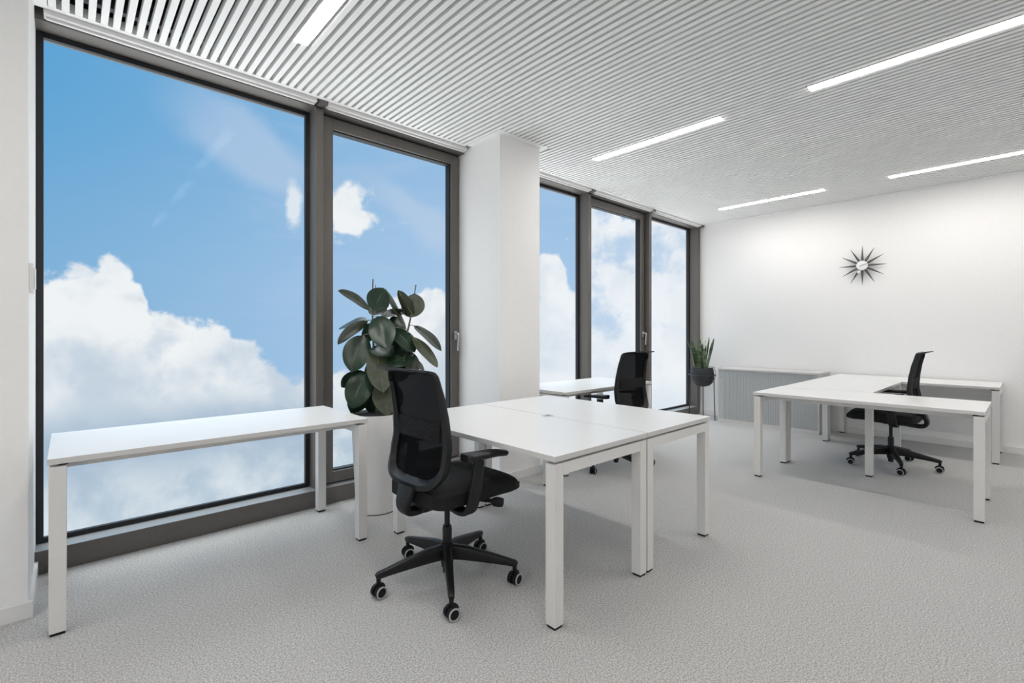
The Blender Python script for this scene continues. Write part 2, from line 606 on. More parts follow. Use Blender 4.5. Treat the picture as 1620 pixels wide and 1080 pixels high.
def window(n, x0, x1, sash, handle=False):
    e = bpy.data.objects.new('window_%d' % n, None)
    C.objects.link(e)
    e.location = ((x0 + x1) / 2, YG, 0)
    e['kind'] = 'structure'
    ox, oy = (x0 + x1) / 2, YG
    def fin(name, bm, m_, smooth=False):
        bmesh.ops.translate(bm, verts=bm.verts, vec=(-ox, -oy, 0))
        return obj(name, bm, m_, parent=e, smooth=smooth)
    if not sash:
        bm = B(); ring(bm, x0, x1, ZL, ZH, .030, 3.635, 3.664)
        fin('gasket', bm, M['gasket'])
        bm = B(); box(bm, x0 + .02, x1 - .02, YG, YG + .004, ZL + .02, ZH - .02)
        fin('glass_pane', bm, M['glass'])
    else:
        bm = B(); ring(bm, x0, x1, ZL, ZH, .014, 3.60, 3.70)
        fin('outer_frame', bm, M['gasket'])
        a, b = x0 + .015, x1 - .015
        bm = B(); ring(bm, a, b, ZL + .012, ZH - .012, .082, 3.578, 3.645, bevel=.003)
        s = fin('sash', bm, M['frame'])
        bm = B(); ring(bm, a + .081, b - .081, ZL + .093, ZH - .093, .010, 3.60, 3.66)
        fin('gasket', bm, M['gasket'])
        bm = B(); box(bm, a + .083, b - .083, YG, YG + .004, ZL + .095, ZH - .095)
        fin('glass_pane', bm, M['glass'])
        if handle:
            hx = b - .041
            bm = B()
            box(bm, hx - .014, hx + .014, 3.566, 3.578, 1.20, 1.28, bevel=.003)
            sweep(bm, catmull([(hx, 3.572, 1.255), (hx, 3.535, 1.257), (hx, 3.525, 1.235), (hx, 3.53, 1.17), (hx, 3.535, 1.10)], 6), circ(.009, 10))
            fin('handle', bm, M['silver'], True)
    return e
window(1, -.13, 1.315, False)
window(2, 1.370, 2.655, True, True)
window(3, 3.135, 4.455, False)
window(4, 4.512, 5.785, True, True)
window(5, 5.842, 7.165, False)
for n_, (a, b) in enumerate(((YR + .2, -1.3), (-1.1, 1.0), (1.2, 3.3))):  # unseen glazing behind the viewer, added to let in fill daylight
    bm = B()
    X0, X1 = XF - .12, XF - .06
    box(bm, X0, X1, a, a + .05, .12, 2.85); box(bm, X0, X1, b - .05, b, .12, 2.85)
    box(bm, X0, X1, a + .05, b - .05, .12, .17); box(bm, X0, X1, a + .05, b - .05, 2.80, 2.85)
    fill_window = obj('window_%d' % (6 + n_), bm, M['frame'], kind='structure')
    bm = B(); box(bm, XF - .092, XF - .088, a + .045, b - .045, .165, 2.805)
    obj('glass_pane', bm, M['glass'], parent=fill_window)
for n_, (a, b) in enumerate(((4.8, 7.06),)):  # unseen window in the right wall, added as extra fill daylight
    bm = B()
    box(bm, a, a + .05, YR - .12, YR - .06, .12, 2.85); box(bm, b - .05, b, YR - .12, YR - .06, .12, 2.85)
    box(bm, a + .05, b - .05, YR - .12, YR - .06, .12, .17); box(bm, a + .05, b - .05, YR - .12, YR - .06, 2.80, 2.85)
    fill_window = obj('window_%d' % (9 + n_), bm, M['frame'], kind='structure')
    bm = B(); box(bm, a + .045, b - .045, YR - .092, YR - .088, .165, 2.805)
    obj('glass_pane', bm, M['glass'], parent=fill_window)
for i, (a, b) in enumerate(((1.315, 1.370), (4.455, 4.512), (5.785, 5.842), (7.165, XB))):
    bm = B(); box(bm, a, b, YW, 3.70, ZL - .001, ZH + .1, bevel=.002); box(bm, a, b, 3.442, YW + .01, 2.902, ZC + .02)
    obj('trim_%d' % (i + 2), bm, M['frame'], kind='structure')
for i, (a, b) in enumerate(((-.13, 2.655), (3.135, XB))):
    bm = B(); box(bm, a, b, YW, 3.75, 0, ZL, bevel=.002)
    obj('trim_%d' % (i + 6), bm, M['frame'], kind='structure')
    bm = B(); box(bm, a, b, YW + .001, 3.634, ZL + .0002, ZL + .003, bevel=.0005)
    obj('daylit_sill_sheet', bm, M['daylit_sill'], parent=bpy.data.objects['trim_%d' % (i + 6)])  # added sheet that carries the painted daylight of the ledge top
    bm = B(); box(bm, a, b, YW, 3.75, ZH, 3.3)
    obj('trim_%d' % (i + 8), bm, M['frame'], kind='structure')

# roller blinds rolled up under the ceiling
blinds = ((-.095, 1.300, 'white rolled-up blind cassette above the widest left window'),
          (1.378, 2.640, 'white rolled-up blind cassette above the window behind the rubber plant'),
          (3.150, 4.440, 'white rolled-up blind cassette above the window just past the column'),
          (4.520, 5.775, 'white rolled-up blind cassette above the middle of the three far windows'),
          (5.850, 7.155, 'white rolled-up blind cassette above the window nearest the back wall'))
for a, b, lab in blinds:
    t = thing('roller_blind', lab, 'blind', ((a + b) / 2, 3.475, 2.905), group='rolled-up blinds above the windows')
    hw = (b - a) / 2
    bm = B(); box(bm, -hw, hw, -.033, .033, 0, .036, bevel=.003)
    obj('cassette', bm, M['blind'], t)
    bm = B(); box(bm, -hw + .01, hw - .01, -.006, .012, -.012, .0)
    obj('bottom_bar', bm, M['blind'], t)

# white switch on the left wall edge
t = thing('blind_switch', 'small white switch box on the left wall edge beside the window', 'switch', (-.13, 3.075, 1.44))
bm = B(); box(bm, 0, .014, -.035, .035, 0, .135, bevel=.003)
obj('back_box', bm, M['switch'], t)
bm = B(); box(bm, .014, .021, -.025, .025, .02, .115, bevel=.002)
obj('rocker', bm, M['white_gloss'], t)

# linear ceiling lights
def ceiling_light(k, y0, y1, label):
    x0, x1 = gc(k) + .0105, gc(k + 2) - .0105
    t = thing('ceiling_light', label, 'ceiling light', ((x0 + x1) / 2, (y0 + y1) / 2, ZC), group='linear lights in the slatted ceiling')
    hw, hl = (x1 - x0) / 2, (y1 - y0) / 2
    bm = B()
    box(bm, -hw, -hw + .003, -hl, hl, -.001, .06)
    box(bm, hw - .003, hw, -hl, hl, -.001, .06)
    box(bm, -hw, hw, -hl, -hl + .003, -.001, .06)
    box(bm, -hw, hw, hl - .003, hl, -.001, .06)
    box(bm, -hw, hw, -hl, hl, .05, .06)
    obj('housing', bm, M['slat'], t)
    bm = B(); box(bm, -hw + .0032, hw - .0032, -hl + .0032, hl - .0032, -.003, .012)
    obj('diffuser', bm, M['lamp'], t)
    return t
ceiling_light(19, *light_y[0], 'glowing linear ceiling light nearest the large left window, cut by the top of the photo')
ceiling_light(73, *light_y[0], 'glowing linear ceiling light above the gap between the column and the far desks')
ceiling_light(73, *light_y[1], 'long glowing linear ceiling light at the upper right, running out of the frame')
ceiling_light(127, *light_y[0], 'short thin glowing ceiling light close to the back wall, left of the clock')
ceiling_light(127, *light_y[1], 'thin glowing ceiling light near the back wall at the right edge, above the clock')
ceiling_light(19, *light_y[1], 'unseen linear ceiling light above the viewer, added to brighten the room')  # from here on: unseen lights added to raise the room brightness
ceiling_light(19, *light_y[2], 'unseen linear ceiling light above and right of the viewer, added to brighten the room')
ceiling_light(73, *light_y[2], 'unseen linear ceiling light past the right edge, added to the middle row for brightness')
ceiling_light(127, *light_y[2], 'unseen linear ceiling light past the right edge, added to the row by the back wall for brightness')
ceiling_light(-35, *light_y[0], 'unseen linear ceiling light added behind the viewer for brightness, window side')
ceiling_light(-35, *light_y[1], 'unseen linear ceiling light added behind the viewer for brightness, middle of the row')
ceiling_light(-35, *light_y[2], 'unseen linear ceiling light added behind the viewer for brightness, right side')

# ================================================================= DESKS
LEGW, TOPT = .055, .025
def desk(x0, x1, y0, y1, ends, label, group, ztop=.74):
    """ends: 'x' when the leg frames stand at the two x ends, 'y' when at the two y ends"""
    cx_, cy_ = (x0 + x1) / 2, (y0 + y1) / 2
    hx, hy = (x1 - x0) / 2, (y1 - y0) / 2
    t = thing('office_desk', label, 'desk', (cx_, cy_, 0), group=group)
    bm = B(); box(bm, -hx, hx, -hy, hy, ztop - TOPT, ztop, bevel=.0015)
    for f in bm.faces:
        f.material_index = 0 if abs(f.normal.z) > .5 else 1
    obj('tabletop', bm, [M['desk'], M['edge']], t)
    zt = ztop - TOPT - .011
    i = .004
    for sx in (-1, 1):
        for sy in (-1, 1):
            ax, ay = sx * (hx - i), sy * (hy - i)
            xa, xb = sorted((ax, ax - sx * LEGW))
            ya, yb = sorted((ay, ay - sy * LEGW))
            bm = B(); box(bm, xa, xb, ya, yb, .012, zt, bevel=.002)
            lg = obj('leg', bm, M['leg'], t)
            bm = B(); box(bm, xa + .004, xb - .004, ya + .004, yb - .004, 0, .0118, bevel=.002)
            obj('foot', bm, M['black_dull'], lg, label='black plastic foot')
    for s in (-1, 1):
        bm = B()
        if ends == 'x':
            ax = s * (hx - i)
            xa, xb = sorted((ax, ax - s * LEGW))
            box(bm, xa + .0005, xb - .0005, -hy + i + LEGW, hy - i - LEGW, zt - .05, zt)
        else:
            ay = s * (hy - i)
            ya, yb = sorted((ay, ay - s * LEGW))
            box(bm, -hx + i + LEGW, hx - i - LEGW, ya + .0005, yb - .0005, zt - .05, zt)
        obj('crossbar', bm, M['leg'], t)
        # inner beam and bracket between the two leg frames, set back from the edge
        bm = B()
        if ends == 'x':
            y = s * (hy - .16)
            box(bm, -hx + i + LEGW, hx - i - LEGW, y - .02, y + .02, ztop - TOPT - .045, ztop - TOPT - .001)
        else:
            x = s * (hx - .16)
            box(bm, x - .02, x + .02, -hy + i + LEGW, hy - i - LEGW, ztop - TOPT - .045, ztop - TOPT - .001)
        obj('beam', bm, M['leg'], t)
    # short spacers that lift the top off the frame
    for sx in (-1, 1):
        for sy in (-1, 1):
            px, py = sx * (hx - .05), sy * (hy - .05)
            bm = B(); box(bm, px - .015, px + .015, py - .015, py + .015, zt, ztop - TOPT)
            obj('spacer', bm, M['black_dull'], t)
    return t
GD = 'white office desks'
desk(-.065, 1.345, 2.748, 3.45, 'x', 'long white desk against the large left window, empty', GD)
desk(1.503, 2.220, 1.358, 2.745, 'y', 'white desk nearest the viewer in the centre pair, with the black chair pushed under it', GD)
desk(2.226, 2.943, 1.358, 2.745, 'y', 'far white desk of the centre pair, joined behind the one with the chair', GD)
desk(3.19, 4.60, 2.762, 3.455, 'x', 'white desk at the far windows behind the column, with a chair turned to it', GD)
desk(4.435, 5.140, .200, 1.662, 'y', 'white desk forming the near arm of the U-shaped group at the right', GD)
desk(5.146, 6.520, .932, 1.655, 'x', 'white desk joining the two arms of the U-shaped group, beside the grey cabinet', GD)
desk(6.526, 7.235, .195, 1.655, 'y', 'white desk of the U-shaped group standing along the back wall', GD)

t = thing('cable_outlet', 'small grey cable outlet let into the seam of the centre desks', 'cable outlet', (2.212, 2.06, .7405))
bm = B(); lathe(bm, [(.036, 0), (.036, .002), (.033, .003), (.020, .003)], 24)
obj('cover', bm, M['edge'], t, smooth=True)
bm = B(); box(bm, -.022, .022, -.006, .006, .003, .0035)
obj('slot', bm, M['black_dull'], t)

# ================================================================= OFFICE CHAIR
def back_x(z):
    """profile of the backrest, forward +X"""
    P = [(.38, -.275), (.46, -.245), (.55, -.212), (.65, -.175), (.75, -.160), (.85, -.168), (.95, -.184), (1.05, -.208), (1.12, -.230)]
    for (z0, x0), (z1, x1) in zip(P, P[1:]):
        if z <= z1:
            f = (z - z0) / (z1 - z0)
            f = f * f * (3 - 2 * f) * .35 + f * .65
            return x0 + (x1 - x0) * f
    return P[-1][1]

def make_chair(label):
    t = thing('office_chair', label, 'office chair', group='black mesh office chairs')
    # five-star base
    bm = B()
    lathe(bm, [(.028, .07), (.032, .085), (.035, .155), (.032, .19), (.026, .193)], 24)
    for k_ in range(5):
        a = 2 * PI * k_ / 5
        c, s = math.cos(a), math.sin(a)
        path = [(c * r, s * r, z) for r, z in ((.018, .146), (.10, .142), (.20, .128), (.30, .112), (.350, .103), (.361, .098))]
        hts = (.074, .068, .052, .036, .030, .020)
        wds = (.046, .042, .037, .032, .029, .022)
        sweep(bm, path, lambda i: rrect(wds[i], hts[i], min(hts[i], wds[i]) * .22, 2), up=(0, 0, 1))
        lathe(bm, [(.009, .062), (.011, .066), (.011, .10)], 12, c * .348, s * .348)
    base = obj('star_base', bm, M['black'], t, smooth=True)
    base.rotation_euler = (0, 0, 0)
    for k_ in range(5):
        a = 2 * PI * k_ / 5
        sw = (-.35, .5, -.9, .2, -.4)[k_]                   # each castor swivelled its own way
        ce = bpy.data.objects.new('caster', None)
        # fork
        bm = B()
        box(bm, -.006, .006, -.010, .010, .030, .064, bevel=.002)
        path = [(.030 * math.cos(q), 0, .032 + .030 * math.sin(q)) for q in [PI * .05 + PI * .75 * j / 8 for j in range(9)]]
        sweep(bm, path, [(-.008, -.003), (.008, -.003), (.008, .003), (-.008, .003)], up=(0, 1, 0))
        bpy.data.objects.remove(ce)
        fk = obj('caster', bm, M['black'], t, smooth=True)
        fk.location = (.348 * math.cos(a), .348 * math.sin(a), 0)
        fk.rotation_euler = (0, 0, -PI / 4 + sw)
        for sgn in (-1, 1):
            bm = B()
            y_in, y_out = sgn * .005, sgn * .029
            lathe(bm, [(.0225, y_in), (.0285, y_in + sgn * .002), (.0285, y_out - sgn * .004), (.024, y_out)], 28, 0, .0295, axis='y')
            wh = obj('wheel', bm, M['black_dull'], fk, smooth=True)
            bm = B()
            n = 28
            path = [(.0248 * math.cos(2 * PI * j / n), y_out - sgn * .0012, .0295 + .0248 * math.sin(2 * PI * j / n)) for j in range(n)]
            sweep(bm, path, circ(.0036, 8), closed=True, up=(0, 1, 0))
            rg = obj('tyre_ring', bm, M['tyre'], fk, smooth=True, label='pale grey ring round the castor wheel')
    # gas lift
    bm = B()
    lathe(bm, [(.013, .038), (.022, .042), (.024, .262), (.0225, .272), (.0225, .276)], 24)
    lathe(bm, [(.014, .265), (.014, .415)], 20)
    obj('gas_lift', bm, M['black'], t, smooth=True)
    # seat
    bm = B()
    NX, NY = 26, 22
    x0, x1, hw = -.215, .308, .245
    def seat_pt(i, j, top):
        u = i / NX
        v = -1 + 2 * j / NY
        x = x0 + (x1 - x0) * u
        # plan outline: rounded
        k = 1 - .10 * (1 - u) ** 2
        if u > .80:
            q = (u - .80) / .20
            k *= math.sqrt(max(0, 1 - (q * .56) ** 2.8))
        if u < .12:
            q = (.12 - u) / .12
            k *= math.sqrt(max(0, 1 - (q * .66) ** 2.4))
        y = v * hw * k
        crown = (1 - abs(v) ** 3.4)
        endc = min(1, (1 - u) / .09) ** .45 * min(1, u / .10 + .02) ** .5
        if top:
            z = .500 + .036 * (crown * endc) ** .5 + .010 * math.sin(PI * min(1, u * 1.25)) - .012 * (1 - abs(v)) * math.sin(PI * u) * .6
            if u > .72:
                z -= .020 * ((u - .72) / .28) ** 2
            z += .010 * abs(v) ** 2 * (1 - u)
        else:
            z = .458 - .028 * (crown * endc) ** .6
            if u > .72:
                z -= .006 * ((u - .72) / .28)
        return Vector((x, y, z))
    top = [[bm.verts.new(seat_pt(i, j, True)) for j in range(NY + 1)] for i in range(NX + 1)]
    bot = [[bm.verts.new(seat_pt(i, j, False)) for j in range(NY + 1)] for i in range(NX + 1)]
    for i in range(NX):
        for j in range(NY):
            bm.faces.new((top[i][j], top[i + 1][j], top[i + 1][j + 1], top[i][j + 1]))
            bm.faces.new((bot[i][j], bot[i][j + 1], bot[i + 1][j + 1], bot[i + 1][j]))
    for i in range(NX):
        for j in (0, NY):
            bm.faces.new((top[i][j], bot[i][j], bot[i + 1][j], top[i + 1][j]))
    for j in range(NY):
        for i in (0, NX):
            bm.faces.new((top[i][j], top[i][j + 1], bot[i][j + 1], bot[i][j]))
    obj('seat', bm, M['fabric'], t, smooth=True)
    # mechanism under the seat
    bm = B()
    box(bm, -.14, .12, -.085, .085, .408, .450, bevel=.012)
    box(bm, -.19, .06, -.060, .060, .398, .442, bevel=.014)
    obj('mechanism', bm, M['black'], t, smooth=True)
    # tilt lever
    bm = B()
    sweep(bm, [(.0, -.06, .438), (.05, -.16, .438), (.095, -.245, .436)], circ(.010, 10))
    lathe_pts = catmull([(.092, -.240, .436), (.114, -.288, .434)], 3)
    sweep(bm, lathe_pts, rrect(.042, .042, .012), scales=[.7, 1, 1, .9])
    obj('lever', bm, M['black_dull'], t, smooth=True)
    # backrest frame: an oval loop following the profile
    def outline(off=0.0):
        P = [(.0, .520), (.10, .525), (.175, .548), (.221, .598), (.232, .67), (.227, .76), (.221, .86), (.213, .96), (.203, 1.045), (.188, 1.078), (.15, 1.086), (.0, 1.088)]
        return P
    P = outline()
    Lp = [(-y, z) for y, z in P[1:-1]][::-1]
    loop2 = P + Lp                                            # from bottom centre up the +y side, over the top, down the -y side
    loop3 = catmull([(0, y, z) for y, z in loop2], 5, closed=True)
    loop3 = [Vector((back_x(p.z) - .0, p.y, p.z)) for p in loop3]
    # inner loop, offset inwards: wide at the bottom, thin at the top
    cz = .78
    def inner(p):
        wd = .046 - .022 * max(0, min(1, (p.z - .75) / .3))
        if p.z < .66:
            wd = .046 + .010 * min(1, (.66 - p.z) / .15)
        if p.z > 1.03:
            wd = .018
        d = Vector((0, p.y, p.z - (cz if abs(p.z - cz) > .28 else p.z)))
        if p.z < .66:
            d = Vector((0, p.y * 1.0, p.z - .70))
        if p.z > 1.03:
            d = Vector((0, p.y * .55, p.z - .93))
        if d.length < 1e-5:
            d = Vector((0, 1, 0))
        d.normalize()
        q = p - d * wd
        return Vector((back_x(q.z), q.y, q.z))
    inn = [inner(p) for p in loop3]
    bm = B()
    n = len(loop3)
    rings = []
    for i in range(n):
        o_, i_ = loop3[i], inn[i]
        out_d = (o_ - i_).normalized()
        th = (.019 - .007 * max(0, min(1, (o_.z - .7) / .35))) if o_.z > .6 else .019 + .004 * min(1, (.6 - o_.z) / .12)
        nx = Vector((1, 0, 0))
        prof = [i_ + nx * .010, i_ + (o_ - i_) * .35 + nx * th * .9, o_ - out_d * .004 + nx * th * .8, o_ + nx * 0.002,
                o_ - out_d * .003 - nx * th * .9, i_ + (o_ - i_) * .45 - nx * (th + .006), i_ - nx * .006]
        rings.append([bm.verts.new(p) for p in prof])
    m_ = len(rings[0])
    for i in range(n):
        a, b = rings[i], rings[(i + 1) % n]
        for j in range(m_):
            bm.faces.new((a[j], a[(j + 1) % m_], b[(j + 1) % m_], b[j]))
    # thin lip sweeping back from the top edge
    lipN = 14
    rows = []
    for sct in range(5):
        f = sct / 4
        row = []
        for j in range(lipN + 1):
            v = -1 + 2 * j / lipN
            hwid = .196 + .008 * f
            x = back_x(1.08) - .010 - .068 * f + .012 * abs(v) ** 3 * f
            z = 1.072 + .016 * math.sin(f * PI / 2) + .004 * (1 - v * v)
            row.append((x, v * hwid, z))
        rows.append(row)
    tv = [[bm.verts.new((x, y, z + .005)) for x, y, z in r] for r in rows]
    bv = [[bm.verts.new((x + .001, y, z - .005)) for x, y, z in r] for r in rows]
    for a in range(4):
        for j in range(lipN):
            bm.faces.new((tv[a][j], tv[a][j + 1], tv[a + 1][j + 1], tv[a + 1][j]))
            bm.faces.new((bv[a][j], bv[a + 1][j], bv[a + 1][j + 1], bv[a][j + 1]))
    for a in range(4):
        for j in (0, lipN):
            bm.faces.new((tv[a][j], tv[a + 1][j], bv[a + 1][j], bv[a][j]))
    for j in range(lipN):
        bm.faces.new((tv[0][j], bv[0][j], bv[0][j + 1], tv[0][j + 1]))
        bm.faces.new((tv[4][j], tv[4][j + 1], bv[4][j + 1], bv[4][j]))
    fr = obj('backrest_frame', bm, M['black'], t, smooth=True)
    # mesh fabric stretched in the frame
    bm = B()
    NZ, NW = 30, 10
    zs = [.552 + (1.078 - .552) * i / NZ for i in range(NZ + 1)]
    half = []
    right = sorted([(p.z, p.y) for p in inn if p.y > 0.001])
    def hw_at(z):
        for (z0, y0), (z1, y1) in zip(right, right[1:]):
            if z0 <= z <= z1 and z1 > z0:
                return y0 + (y1 - y0) * (z - z0) / (z1 - z0)
        return right[0][1] if z < right[0][0] else right[-1][1]
    vs2 = []
    for z in zs:
        hw_ = hw_at(z) + .010
        vs2.append([bm.verts.new((back_x(z) + .004 - .012 * (1 - (-1 + 2 * j / NW) ** 2), hw_ * (-1 + 2 * j / NW), z)) for j in range(NW + 1)])
    for a, b in zip(vs2, vs2[1:]):
        for j in range(NW):
            bm.faces.new((a[j], a[j + 1], b[j + 1], b[j]))
    mo = obj('back_mesh', bm, M['mesh'], t, smooth=True)
    # lumbar band behind the mesh, on the seat side
    bm = B()
    path = [(back_x(.80) - .010 - .012 * (1 - v * v), .170 * v, .80) for v in [-1 + 2 * j / 12 for j in range(13)]]
    sweep(bm, path, rrect(.005, .095, .0023, 2), up=(0, 0, 1))
    obj('lumbar_band', bm, M['lumbar'], t, smooth=True)
    # spine joining the frame to the mechanism
    bm = B()
    prof = [(-.236, .535), (-.250, .49), (-.262, .455), (-.256, .425), (-.230, .407), (-.17, .405), (-.08, .415)]
    path = catmull([(x, 0, z) for x, z in prof], 5)
    ws = [.125 - .060 * min(1, i / 18) for i in range(len(path))]
    sweep(bm, path, lambda i: rrect(ws[i], .030 + .012 * math.sin(PI * i / len(path)), .012, 3), up=(0, 1, 0)) if False else sweep(bm, path, lambda i: [(b, a) for a, b in rrect(ws[i], .034, .012, 3)], up=(0, 1, 0))
    obj('back_support', bm, M['black'], t, smooth=True)
    # armrests
    for s in (-1, 1):
        bm = B()
        path = catmull([(-.04, s * .06, .418), (-.055, s * .17, .410), (-.055, s * .232, .420), (-.052, s * .258, .46), (-.042, s * .266, .53), (-.028, s * .268, .62), (-.024, s * .268, .660)], 6)
        nn = len(path)
        sweep(bm, path, lambda i: rrect(.070 - .012 * abs(i / nn - .6), .026, .009, 3), up=(0, 1, 0) if False else None)
        arm = obj('armrest', bm, M['black'], t, smooth=True)
        bm = B()
        # pad: rounded plank with a waisted, forward-drooping nose
        NP = 22
        secs = []
        for i in range(NP + 1):
            u = i / NP
            x = -.112 + .266 * u
            wdt = .094 - .018 * math.sin(PI * min(1, u * 1.1)) * .6
            if u < .08:
                wdt *= math.sqrt(1 - ((.08 - u) / .08 * .8) ** 2)
            if u > .85:
                wdt *= math.sqrt(max(.02, 1 - ((u - .85) / .15 * .96) ** 2))
            th = .034 - .016 * u if u < .9 else .017 - .06 * (u - .9)
            zc = .686 - th / 2 + .004 * math.sin(PI * u)
            zc += .020 * (1 - u) ** 1.5
            secs.append((x, wdt, max(th, .008), zc - (.006 * max(0, u - .7) / .3)))
        rings = []
        for x, wdt, th, zc in secs:
            rings.append([bm.verts.new((x, s * .268 + a, zc + b)) for a, b in rrect(wdt, th, th * .35, 3)])
        for a, b in zip(rings, rings[1:]):
            for j in range(len(a)):
                bm.faces.new((a[j], a[(j + 1) % len(a)], b[(j + 1) % len(a)], b[j]))
        bm.faces.new(rings[0][::-1]); bm.faces.new(rings[-1])
        obj('arm_pad', bm, M['black'], arm, smooth=True)
    return t, base

chair, sb = make_chair('black mesh office chair at the nearest centre desk, seen from behind')

def set_base(root, heading, base_angle, which):
    """turn the five-star base and its castors under the seat"""
    k_ = 0
    for c in [x for x in bpy.data.objects if x.parent == root]:
        nm = c.name.split('.')[0]
        if nm == 'star_base':
            c.rotation_euler = (0, 0, base_angle - heading)
        if nm == 'caster':
            a = 2 * PI * k_ / 5 + base_angle - heading
            c.location = (.348 * math.cos(a), .348 * math.sin(a), 0)
            c.rotation_euler = (0, 0, math.radians(CASTERS[which][k_]) - heading)
            k_ += 1
CASTERS = [(6, -6, 10, 2, -10), (20, 32, 12, 25, 18), (84, 96, 78, 88, 70)]
H1 = math.radians(3)
c_win = dup(chair, (3.80, 2.66, 0), math.radians(88), 'black mesh office chair facing the far windows, mostly hidden behind the centre desks')
c_u = dup(chair, (5.735, .90, 0), math.radians(90), 'black mesh office chair inside the U-shaped desk group, seen from the side')
chair.location = (1.425, 2.030, 0)
chair.rotation_euler = (0, 0, H1)
set_base(chair, H1, math.radians(166), 0)
set_base(c_win, math.radians(88), math.radians(180), 1)
set_base(c_u, math.radians(90), math.radians(57), 2)

# ================================================================= CABINET
CX0, CX1, CY0, CY1, CH = 6.79, 7.235, 1.765, 3.025, .762
t = thing('tambour_cabinet', 'low wide cabinet with grey ribbed sliding doors against the back wall', 'cabinet', ((CX0 + CX1) / 2, (CY0 + CY1) / 2, 0))
hx, hy = (CX1 - CX0) / 2, (CY1 - CY0) / 2
bm = B()
box(bm, -hx + .004, hx, -hy, -hy + .02, .0, CH - .022)
box(bm, -hx + .004, hx, hy - .02, hy, .0, CH - .022)
box(bm, hx - .012, hx, -hy + .02, hy - .02, .0, CH - .022)
box(bm, -hx + .004, hx - .012, -hy + .02, hy - .02, .028, .048)
box(bm, -hx + .03, -hx + .045, -hy + .02, hy - .02, 0, .028)
obj('body', bm, M['cab'], t)
bm = B(); box(bm, -hx - .001, hx, -hy - .002, hy + .002, CH - .022, CH, bevel=.001)
obj('top', bm, M['cab'], t)
bm = B(); box(bm, -hx, -hx + .03, -hy, hy, .0, .030)
obj('plinth', bm, M['cab'], t)
bm = B()
y = -hy + .022
xf = -hx + .012
ys_ = []
while y < hy - .07:
    ys_.append(y)
    y += .021
prev = None
for yy in ys_:
    fastbox(bm, xf + .005, xf + .010, yy, yy + .021, .0485, CH - .024)
    fastbox(bm, xf - .004, xf + .006, yy + .0025, yy + .0185, .0485, CH - .024)
td = obj('tambour_door', bm, M['tambour'], t)
bm = B(); box(bm, xf - .004, xf + .010, hy - .066, hy - .021, .0485, CH - .024, bevel=.002)
rail = obj('door_rail', bm, M['tambour'], t)
bm = B()
sweep(bm, catmull([(xf - .005, hy - .045, .62), (xf - .022, hy - .045, .64), (xf - .022, hy - .045, .70), (xf - .005, hy - .045, .72)], 5), circ(.004, 8))
obj('handle', bm, M['silver'], rail, smooth=True)
bm = B(); lathe(bm, [(.009, xf - .012), (.010, xf - .004)], 16, hy - .045, .43, axis='x')
obj('lock', bm, M['silver'], rail, smooth=True)

# ================================================================= SNAKE PLANT ON STAND
SX, SY = 6.85, 3.28
t = thing('plant_stand', 'black wire plant stand with splayed legs in the back corner by the window', 'plant stand', (SX, SY, 0))
RS = .185
bm = B()
n = 40
sweep(bm, [(RS * math.cos(2 * PI * i / n), RS * math.sin(2 * PI * i / n), .645) for i in range(n)], circ(.007, 8), closed=True, up=(0, 0, 1))
obj('ring', bm, M['steel_dark'], t, smooth=True)
for a in (-98, 22, 142):
    a = math.radians(a)
    bm = B()
    sweep(bm, [(RS * math.cos(a), RS * math.sin(a), .655), ((RS + .018) * math.cos(a), (RS + .018) * math.sin(a), .0)], circ(.007, 8))
    obj('leg', bm, M['steel_dark'], t, smooth=True)
for a in (10, 100):
    a = math.radians(a)
    bm = B()
    pts_ = []
    for i in range(25):
        q = PI * i / 24
        pts_.append((RS * .98 * math.cos(q) * math.cos(a), RS * .98 * math.cos(q) * math.sin(a), .645 - .172 * math.sin(q)))
    sweep(bm, pts_, circ(.0035, 6), up=(-math.sin(a), math.cos(a), 0))
    obj('cradle_wire', bm, M['steel_dark'], t, smooth=True)
bm = B()
sweep(bm, [(RS * .9 * math.cos(2 * PI * i / n), RS * .9 * math.sin(2 * PI * i / n), .757) for i in range(n)], circ(.0035, 6), closed=True, up=(0, 0, 1))
for a in (10, 100, 190, 280):
    a = math.radians(a)
    sweep(bm, catmull([(RS * math.cos(a), RS * math.sin(a), .645), (RS * 1.0 * math.cos(a), RS * 1.0 * math.sin(a), .70), (RS * .9 * math.cos(a), RS * .9 * math.sin(a), .757)], 4), circ(.0035, 6))
obj('upper_wire', bm, M['steel_dark'], t, smooth=True)

t = thing('snake_plant', 'small snake plant with upright striped leaves in a charcoal bowl', 'plant', (SX, SY, 0))
bm = B()
lathe(bm, [(.070, .482), (.105, .495), (.140, .54), (.158, .60), (.162, .66), (.156, .71), (.148, .745), (.141, .745), (.141, .715), (.02, .715)], 40)
obj('bowl', bm, M['pot_dark'], t, smooth=True)
bm = B(); lathe(bm, [(.139, .716), (.139, .724), (.05, .730)], 30)
obj('soil', bm, M['soil'], t)
rnd = random.Random(5)
blades = [(-.075, .02, .44, -.16, .06), (-.045, -.03, .40, .04, .10), (-.02, .02, .50, -.03, .30), (.0, -.02, .36, .16, .5), (.02, .03, .43, .08, .9),
          (.05, -.01, .47, .10, 1.3), (.075, .02, .46, .20, 1.8), (.03, -.05, .30, -.04, 2.2), (-.03, .05, .30, -.10, 2.7), (.0, .05, .38, .03, .2), (.06, -.05, .28, .16, .7), (-.09, -.01, .42, -.28, 1.0)]
